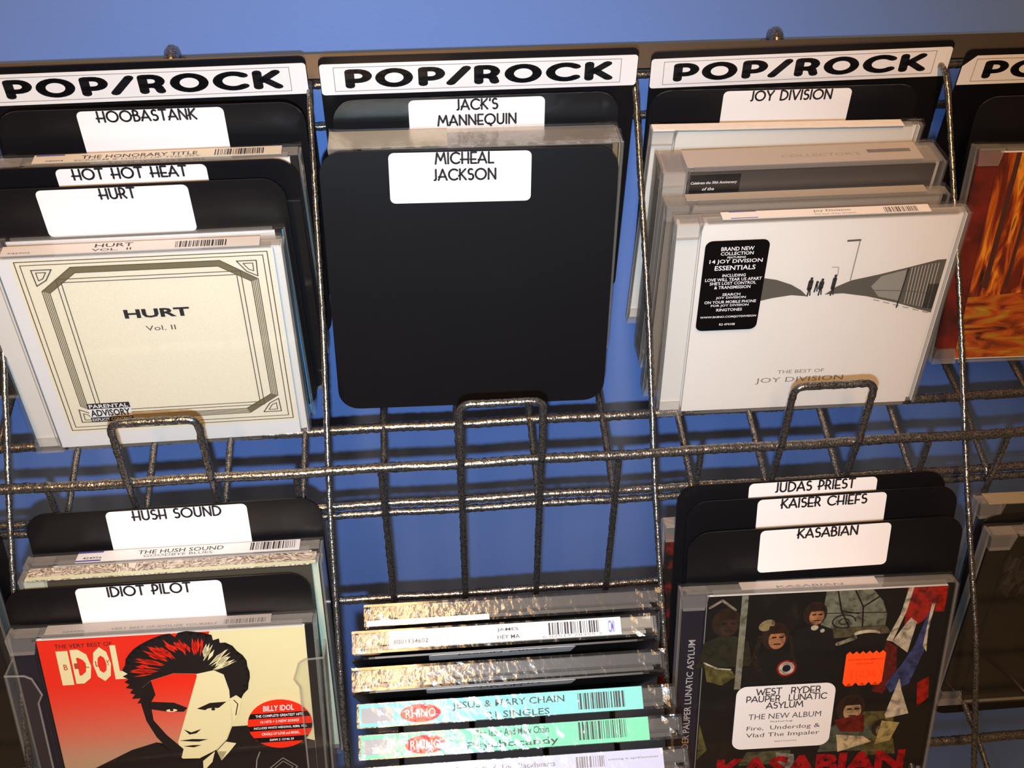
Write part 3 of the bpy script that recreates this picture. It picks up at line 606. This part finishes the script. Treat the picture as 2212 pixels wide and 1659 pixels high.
def art_portrait(p, hs, bk, Z):
    """a plain stand-in: a spiky haired head, half red, half buff, dark jacket"""
    rnd = random.Random(3)
    def sx(y): return 22.2 + (y - 62.3) * .335
    p.rect(-57.6, 65.8, -60.4, 60.4, BUFF, 0)
    p.poly([(-57.6, -60.4), (sx(-60), -60.4), (sx(60.4), 60.4), (-57.6, 60.4)], HALF, 1)
    p.type('THE VERY BEST OF', -50, -24, 55.2, 57.6, INKB, 2)
    # condensed title
    for x0, x1, ch in ((-50, -44.6, 'I'), (-43.6, -35.2, 'D'), (-34.2, -26.0, 'O'), (-25.2, -18.4, 'L')):
        dy = (x0 + 50) * .075
        p.type(ch, x0, x1, 33 + dy, 53.6 + dy, BUFF, 3, bold=.05)
    for k, ch in enumerate('BILLY'): p.type(ch, -47.8 + k * 4.9, -46.0 + k * 4.9, 42.2 + k * .35, 45.6 + k * .35, mat('brick_ink', (176, 60, 36), .5), 4, bold=.01)
    # dark mass of hair, spiky outline
    cx, cy = 8, 34; out = []
    for i in range(74):
        a = math.radians(-48 + 276 * i / 73); rr = 1 + (.045 if i % 2 else -.05) + rnd.uniform(-.02, .02)
        out.append((cx + 28.5 * rr * math.cos(a), cy + 26 * rr * math.sin(a)))
    p.poly(out, INKB, 5)
    # locks
    for i in range(64):
        a = math.radians(12 + 160 * rnd.random()); r0, r1 = rnd.uniform(.45, .68), rnd.uniform(.78, .97)
        x0, y0, x1, y1 = cx + 28 * r0 * math.cos(a), cy + 25.5 * r0 * math.sin(a), cx + 28 * r1 * math.cos(a + .12), cy + 25.5 * r1 * math.sin(a + .12)
        nx, ny = -(y1 - y0), (x1 - x0); l = math.hypot(nx, ny); w = rnd.uniform(.5, 1.2)
        p.poly([(x0, y0), ((x0 + x1) / 2 + nx / l * w, (y0 + y1) / 2 + ny / l * w), (x1, y1), ((x0 + x1) / 2 - nx / l * w, (y0 + y1) / 2 - ny / l * w)], RED if x1 < sx(y1) else BUFF, 6)
    # face: shaded left edge, red half, buff half
    face = [(-9, 33), (2, 36.5), (13, 35.4), (21, 37), (25.4, 34), (27, 24), (26.6, 12), (26, 2), (22.6, -7), (16, -14.5), (8, -19), (0, -18.5), (-6, -12), (-11, -3), (-14.5, 8), (-15.6, 20), (-13.5, 29)]
    p.poly(face, BUFF, 7)
    p.poly([(-15.6, 20), (-13.5, 29), (-9, 33), (2, 36.5), (12.6, 35.4), (sx(34), 34), (sx(-7), -7), (-1, -18.6), (-6, -12), (-11, -3), (-14.5, 8)], HALF, 8)
    p.poly([(-15.6, 20), (-13.5, 29), (-9, 33), (-8, 24), (-11, 19), (-11, 8), (-6, -2), (1, -12), (-1, -18.6), (-6, -12), (-11, -3), (-14.5, 8)], INKB, 9)
    p.poly([(-12, 20), (0, 18.4), (6, 14.6), (4, 12.2), (-4, 13), (-11, 15)], INKB, 9); p.poly([(10.4, 13.6), (17, 16.8), (25, 17), (21, 13.4), (14, 12.4)], INKB, 9)
    p.disc(-1.6, 13.6, 2.7, .9, BUFF, 10, 12); p.disc(17.8, 12.6, 3.1, 1.0, BUFF, 10, 12); p.disc(18.2, 12.8, 1.0, .9, INKB, 11, 10); p.disc(-1.6, 13.9, .9, .8, INKB, 11, 10)
    p.poly([(2.6, .8), (6, -1.4), (11, .4), (8.4, -2.2), (5, -2.8)], INKB, 9)
    p.poly([(-.5, -6.4), (6, -5.8), (13.6, -6.6), (9, -7.8), (5.4, -7.4)], INKB, 9); p.poly([(1, -10.2), (6, -9.8), (10, -10.2), (6, -11.4)], INKB, 9)
    p.poly([(26.6, 18.6), (30, 20.6), (32.4, 18), (30.4, 9.6), (27.2, 3.4)], BUFF, 7); p.line([(28.6, 17.6), (30.2, 15), (28.6, 8)], .5, INKB, 8)
    # jacket
    p.poly([(-57.6, -27), (-42, -20.4), (-24, -10.6), (-11.6, -6.6), (-5, -14.5), (2, -19.6), (8, -20), (17, -14.4), (22.8, -7.6), (26, .6), (34, .6), (50, -5.6), (65.8, -12.2), (65.8, -60.4), (-57.6, -60.4)], INKB, 6)
    p.poly([(17, -15), (22, -9), (27, -10.5), (23, -16), (18.6, -21.4), (21.8, -15.4)], BUFF, 8); p.poly([(9.5, -21), (16, -15), (14, -22), (9, -28)], BUFF, 8)
    p.line([(38, -17.4), (36, -22.6), (35, -30)], .6, mat('grey_print', (130, 126, 116), .5), 8)
    p.line([(49, -22.4), (56, -29), (49, -36), (42, -29)], .5, mat('grey_print', (130, 126, 116), .5), 8, closed=True)
    p.line([(49, -24.6), (53.6, -29), (49, -33.6), (44.4, -29)], .4, mat('grey_print', (130, 126, 116), .5), 8, closed=True)
NAVY = mat('navy_hinge', (22, 18, 34), .3)
o = case('idol', 'case with a red and cream portrait of a spiky haired person, lower left pocket', art_portrait, tray=M_BLACK, hinge=NAVY, side=M_BLACK,
     stripe=(-54, 50, -4.2, 1.8, mat('grey_strip', (176, 164, 156), .4), st_text([('VERY BEST OF-IDOLIZE YOURSELF', -24, 25, -1.6, 0, M_GREY), ('509990', -46, -36, -1.8, -.6, M_GREY)], (28, 48, -1.8, 1.6, 8), M_GREY)), seed=17)
bm = bmesh.new(); plate(bm, [(49.7 + 15.8 * math.cos(2 * PI * k / 36), 1.4 + 15.8 * math.sin(2 * PI * k / 36)) for k in range(36)], 5.22, 5.34)
sk = link('round_sticker', bm, mat('sticker_red', (226, 44, 22), .35), o)
p = Print(5.34)
def band(y0, y1):
    q = lambda y: math.sqrt(max(0, 15.8 ** 2 - (y - 1.4) ** 2)); p.poly([(49.7 - q(y0), y0), (49.7 + q(y0), y0), (49.7 + q(y1), y1), (49.7 - q(y1), y1)], INKB, 1)
for y in (5.6, -2.4, -10.2): band(y, y + 3.3)
for txt, w_, y, h in (('BILLY IDOL', 15, 10.2, 3.6), ('THE COMPLETE GREATEST HITS', 23, 6.4, 1.7), ('16 HITS + 2 NEW SONGS', 19, 2.6, 1.7), ('INCLUDES WHITE WEDDING, REBEL YELL', 26, -1.5, 1.7), ('CRADLE OF LOVE and MORE...', 19, -5.4, 1.7), ('50999 2 13146 29', 12, -9.4, 1.5)):
    p.type(txt, 49.7 - w_ / 2, 49.7 + w_ / 2, y, y + h, WI, 2, bold=.015, shear=.12)
p.build('lettering', sk)
# clear keeper sleeve round that case
kp = thing('keeper_sleeve', 'clear plastic keeper frame clasping the sides of the portrait case', 'sleeve', POSES['idol'][0], POSES['idol'][1])
for s in (-1, 1):
    bm = bmesh.new(); q = [(s * 59, 30), (s * 62, 41), (s * 65, 43), (s * 74.4, 43.5), (s * 74.4, -60), (s * 62, -60), (s * 62, 24)]
    plate(bm, q if s < 0 else q[::-1], 6.2, 7.2); bmesh.ops.recalc_face_normals(bm, faces=bm.faces)
    link('side_arm', bm, M_CLEAR if s > 0 else M_CLEAR, kp)
    boxo('side_wall', tuple(sorted((s * 73.3, s * 74.4))) + (-60, 43, -6, 6.2), M_EDGE, kp)
    bm = bmesh.new(); tube(bm, [(x, y, 7.4) for x, y in [(s * 62, -58), (s * 61.5, 26), (s * 59, 31), (s * 62, 41), (s * 65, 43), (s * 74, 43.5)]], .5, 6); link('rim', bm, M_EDGE, kp)
boxo('bottom_bar', (-74.4, 74.4, -64.5, -63, -6, 7.2), M_EDGE, kp)

# ---- lower middle stack
SV = mat('silver_strip', (176, 166, 158), .25, .3)
case('cd1', 'topmost case of the lower middle stack, its bare edge glinting', tray=M_DARK, booklet=M_DARK, side=M_DARK, stripe=(-70, -12, 2.4, 5.0, mat('pale_strip', (222, 206, 190), .4), None), edge=M_EDGE2, seed=18)
case('james', 'case with a narrow white barcode label, second from the top of the lower middle stack', tray=TAU, booklet=TAU, side=TAU,
     stripe=(-54, 54, -4.4, 3.6, M_PAPER, st_text([('8001134602', -52, -36, -1.8, .2), ('JAMES', -4, 6, .8, 2.6), ('HEY MA', -4, 6.4, -2.4, -.6), ('6 02517 78355 2', 17, 45, -3.2, -2.2, M_GREY)], (20, 44, -2.0, 3.6, 9), M_INK, lambda p: p.type('CMI', 48, 51, -2.6, 3.2, mat('blue_ink', (84, 90, 190), .5), 1, bold=.02))), seed=19)
case('dark4', 'dark case with wrinkled wrap between two divider cards in the lower middle stack', tray=mat('navy_tray', (34, 38, 48), .35), booklet=mat('navy_card', (20, 24, 34), .4), side=M_DARK, edge=M_EDGE2, seed=20)
LOGO = mat('badge_red', (196, 34, 40), .6, spec=.2)
def badge(cx):
    def f(p):
        p.disc(cx, -.2, 9.2, 4.1, INKB, 1, 28); p.disc(cx, -.2, 8.8, 3.8, LOGO, 2, 28); p.type('RHINO', cx - 6.6, cx + 6.6, -2.0, 1.6, M_PAPER, 3)
        p.rect(-69, -55, -3.2, 3.2, mat('slate_ink', (110, 108, 112), .4), 1)
    return f
AQ = mat('aqua_label', (128, 204, 198), .6, spec=.2); MINT = mat('green_label', (118, 204, 164), .6, spec=.2)
case('jmc', 'case with a pale turquoise barcode label in the lower middle stack', tray=M_BLACK, booklet=M_BLACK, side=M_BLACK,
     stripe=(-70, 56, -5.0, 4.8, AQ, st_text([('JESUS & MARY CHAIN', -29, 21, -.4, 3.4), ('21 SINGLES', -14, 14, -4.4, -1.6)], (27, 48, -3.4, 3.6, 10), M_INK, badge(-43))), edge=M_EDGE2, seed=21)
case('psy', 'case with a mint green barcode label in the lower middle stack', tray=M_BLACK, booklet=M_BLACK, side=M_BLACK,
     stripe=(-70, 56, -5.0, 4.8, MINT, st_text([('The Jesus And Mary Chain', -20, 12, .2, 4.2), ('Psychocandy', -24, 16, -4.4, -.6)], (25, 46, -3.0, 4.6, 11), M_INK, badge(-42))), edge=M_EDGE2, seed=22)
case('jett', 'lowest case of the lower middle stack, its label pale lilac', tray=M_BLACK, booklet=M_BLACK, side=M_BLACK,
     stripe=(-70, 60, -5.0, 4.8, mat('lilac_label', (186, 188, 212), .6, spec=.2), st_text([('& The Blackhearts', -14, 13, .6, 2.8), ('Joan Jett', -30, -16, .6, 2.8, M_GREY), ('coming in april/summer', 36, 58, 1.0, 2.2, M_GREY)], (22, 35, -1, 3.6, 12), M_GREY)), edge=M_EDGE2, seed=23)

# ---- lower right pocket
case('backcd', 'case with a silvery corner poking out behind the three stepped black divider cards', tray=ramp_mat('red_black_print', .05, [(.4, (14, 8, 8)), (.6, (130, 22, 12))]), hinge=ramp_mat('red_black_print2', .08, [(.45, (14, 8, 8)), (.62, (130, 22, 12))]), booklet=M_BLACK, side=M_BLACK, seed=24,
     stripe=(-70, 60, -4.6, 4.6, mat('pewter_strip', (170, 160, 152), .3, .2), None))
GLOOM = ramp_mat('gloomy_print', .06, [(.35, (4, 3, 4)), (.6, (11, 7, 7)), (.78, (30, 20, 12))], (1, 1, 1), .3, 5, .8)
def art_collage(p, hs, bk, Z):
    """a plain stand-in: a dark crowded room, an arched window, seated people, hanging cloth"""
    cm = lambda n, c: MATS.get(n) or MATS.setdefault(n, ramp_mat(n, .22, [(.3, tuple(v * .45 for v in c)), (.52, tuple(v * .85 for v in c)), (.75, c)], (1, 1, 1), .4, 5, .6))
    PANE = cm('pane_print', (120, 124, 106)); SKIN = cm('skin_print', (176, 118, 78)); HAIR = cm('hair_print', (44, 26, 16)); COAT = cm('coat_print', (16, 12, 14)); OL = cm('olive_print', (98, 92, 48)); WH = cm('cloth_white', (202, 192, 172)); RD = cm('cloth_red', (164, 28, 18)); BL = cm('cloth_blue', (62, 70, 122)); TEAL = cm('teal_print', (82, 92, 80)); POLE = cm('pole_print', (132, 130, 112)); GOLD = cm('gold_print', (128, 104, 48))
    p.rect(-57.6, 65.8, -60.4, 60.4, GLOOM, 0)
    p.poly([(2, 37.6), (3, 60.4), (27, 60.4), (33, 53), (36, 45), (36, 38)], PANE, 1)
    for q in (([(9, 60), (12, 48), (17, 38)], .8), ([(18, 60), (23, 50), (24, 38)], .8), ([(23, 50), (31, 56)], .9), ([(12, 48), (21, 46)], .7), ([(4, 47), (36, 46)], .5)): p.line(q[0], q[1], COAT, 2)
    p.line(arc(14, 41.5, 6, 4, 0, 300, 14), .7, COAT, 2); p.line(arc(14, 41.5, 2.6, 1.8, 20, 330, 10), .6, COAT, 2)
    p.poly([(2, 37.8), (36, 38.2), (40, 33), (6, 31)], cm('sill_print', (92, 84, 62)), 1)
    def person_(x, y, s, skin=SKIN, hair=HAIR, coat=COAT, turn=1):
        p.poly([(x - 12 * s, y - 22 * s), (x - 9 * s, y - 9 * s), (x - 3 * s, y - 6 * s), (x + 4 * s, y - 6 * s), (x + 10 * s, y - 9 * s), (x + 13 * s, y - 22 * s)], coat, 2)
        p.disc(x, y + 1.2 * s, 6.2 * s, 7.4 * s, hair, 3); p.disc(x + .9 * s * turn, y - .6 * s, 3.9 * s, 5.1 * s, skin, 4)
        p.poly([(x - 3.5 * s, y + 2.6 * s), (x + 5 * s, y + 2.8 * s), (x + 4 * s, y + 7 * s), (x - 3 * s, y + 7 * s)], hair, 5)
        p.line([(x - 1.2 * s, y + .6 * s), (x + .2 * s, y + .7 * s)], .8 * s, hair, 5); p.line([(x + 2 * s, y + .7 * s), (x + 3.4 * s, y + .6 * s)], .8 * s, hair, 5)
        p.line([(x - .2 * s, y - 3 * s), (x + 2.4 * s, y - 3 * s)], .7 * s, hair, 5)
    person_(-1.5, 46, 1.0); person_(-21, 33, 1.15)
    p.disc(-26, 41.5, 4.4, 3.2, cm('pale_hair', (150, 132, 96)), 4, rot=30); p.line([(-29, 34), (-31, 20), (-28, 14)], 2.4, HAIR, 4); p.line([(-13, 34), (-11, 22), (-8, 14)], 1.6, HAIR, 4)
    p.disc(-1, 38.6, 2.0, 1.6, WH, 5); p.disc(3.2, 36.6, 1.2, 1.2, WH, 5)
    person_(-47, 43, 1.2, skin=cm('shadow_skin', (58, 36, 26)), coat=cm('drab_coat', (40, 38, 22)))
    p.line([(-56, 54), (-50, 58), (-43, 52)], 1.4, cm('pale_curve', (140, 128, 112)), 6); p.poly([(-57, 20), (-50, 17), (-42, 14), (-40, 10), (-47, 5), (-55, 8)], OL, 6); p.line([(-57, 20), (-50, 16), (-43, 15)], .9, WH, 7)
    p.rect(-40.2, -36.8, 2, 60.4, POLE, 8)
    p.disc(-13.4, 14, 5.2, 5.2, RD, 6); p.disc(-13.4, 14, 4.2, 4.2, WH, 7); p.disc(-13.4, 14, 2.2, 2.2, cm('navy_print', (26, 26, 52)), 8)
    p.disc(27, 33.4, 7, 2.2, WH, 3); p.disc(28, 29.6, 9.5, 4.2, COAT, 4); p.line([(12, 27.6), (21, 31)], 2.2, cm('trumpet_print', (150, 144, 120)), 5)
    p.poly([(38, 28), (44, 24), (46, 6), (40, -6), (34, -4)], cm('dark_red_print', (104, 18, 14)), 3)
    p.poly([(44.6, 60.4), (62, 60.4), (61, 50), (56, 40), (52, 37), (46, 38)], RD, 4); p.poly([(45.4, 60.4), (48, 60.4), (46, 46), (41, 27.5), (37.6, 28.6), (43, 44)], WH, 5); p.poly([(41, 27.5), (50, 20), (52.4, 39), (49, 42), (46.4, 38)], WH, 5)
    p.poly([(57.5, 44), (60.4, 50), (58.6, 20), (53.6, 0), (44, -5.5), (40.6, 0), (47.6, 12), (53, 24)], BL, 6); p.poly([(58.6, 50), (60.6, 50.5), (59, 34), (60, 20), (57.6, 24)], WH, 7); p.rect(60.8, 65.8, 45, 60.4, RD, 6)
    p.poly([(48, 4), (50, -4), (56, -20), (44, -22.6), (43, -20)], WH, 8); p.poly([(58, 0), (64, 4), (65.6, -10), (60, -16)], RD, 5)
    # lower half: figures on a grassy floor
    p.poly([(22, -17), (48, -18), (50, -44), (26, -44)], OL, 1); p.poly([(-57, -20), (-52, -38), (-57, -44)], OL, 1)
    person_(24, -16, 1.25, skin=cm('pale_skin', (182, 150, 114)), coat=TEAL); p.poly([(15.6, -22), (32, -19), (33, -31), (20, -30)], cm('scarf_print', (110, 26, 16)), 6); p.poly([(18, -32), (33, -34), (38, -38), (20, -44)], cm('ivory_cloth', (206, 188, 150)), 6)
    person_(42, -30, .8, skin=cm('grey_skin', (120, 112, 88)), coat=OL); p.poly([(42, -24), (52, -26), (48, -38), (40, -40)], cm('sand_cloth', (176, 160, 104)), 6)
    p.poly([(-30, -41), (-6, -41), (-6, -50), (-34, -50)], cm('moss_print', (90, 92, 60)), 1); p.poly([(-14, -42), (-4, -44), (-2, -58), (-12, -56)], cm('grey_cloth', (140, 142, 136)), 2)
    p.type('KASABIAN', -46, 58, -59.5, -44.5, cm('title_red', (168, 12, 24)), 9, bold=.05)
o = case('kcd', 'dark crowded collage cover case with white and orange stickers, front of the lower right pocket', art_collage, tray=M_BLACK, hinge=NAVY, side=M_BLACK,
     stripe=(-40, 30, -4.4, 1.6, mat('pewter_strip2', (196, 182, 172), .35), st_text([('KASABIAN', -22, 12, -1.8, 0, M_GREY)])), seed=25)
bm = bmesh.new(); plate(bm, rrect(52.8, 41.6, 5.5, 6, -12.6, -16.6), 5.22, 5.36); sk = link('white_sticker', bm, mat('cool_white', (226, 226, 230), .4), o)
p = Print(5.36); TYPE = mat('typewriter_ink', (70, 66, 74), .6)
for txt, xc, w_, y, h in (('WEST  RYDER', -11.4, 34, -1.4, 3.9), ('PAUPER  LUNATIC', -12, 43, -5.9, 3.7), ('ASYLUM', -12.6, 19.5, -10.6, 3.8)): p.pen(txt, xc, y, h, TYPE, w=.17, fit=w_, gap=.12, glyphs=GW)
for txt, x0, x1, y, h in (('THE NEW ALBUM', -31.4, 7.6, -17.6, 3.6), ('featuring', -19.4, -7.4, -20.3, 1.5), ('Fire,  Underdog &', -31.8, 7.8, -25.7, 3.6), ('Vlad The Impaler', -31.8, 8, -30.4, 3.6), ('88697547392', -16, -4, -33.4, .8)): p.type(txt, x0, x1, y, y + h, TYPE, 1)
p.build('lettering', sk)
bm = bmesh.new(); xs = [17 + 21 * k / 12 for k in range(13)]
pts = [(x, 23.4 if k % 2 else 21.6) for k, x in enumerate(xs)] + [(x, 1.2 if k % 2 else 3.4) for k, x in reversed(list(enumerate(xs)))]
plate(bm, pts[::-1], 5.22, 5.34); bmesh.ops.triangulate(bm, faces=[f for f in bm.faces if len(f.verts) > 4]); bmesh.ops.recalc_face_normals(bm, faces=bm.faces)
ps = link('price_sticker', bm, mat('fluorescent_orange', (255, 84, 30), .4), o)
p = Print(5.34); OI = mat('orange_ink', (226, 40, 14), .5)
p.type('ENTERTAINMENT', 18.6, 36.4, 17.6, 18.6, OI, 1, bold=.02); p.type('ON SALE', 22.6, 32, 15.0, 16.0, OI, 1, bold=.02); p.type('$10.98', 20, 34, 5.6, 11.2, mat('faint_orange_ink', (255, 66, 24), .5), 1)
p.build('lettering', ps)
p = Print(2.9, Matrix.Rotation(PI / 2, 4, 'Z')); p.type('WEST RYDER PAUPER LUNATIC ASYLUM', -58, 34, 62.0, 65.6, mat('silver_ink', (170, 166, 172), .4), 1, bold=.01); p.build('spine_lettering', o)
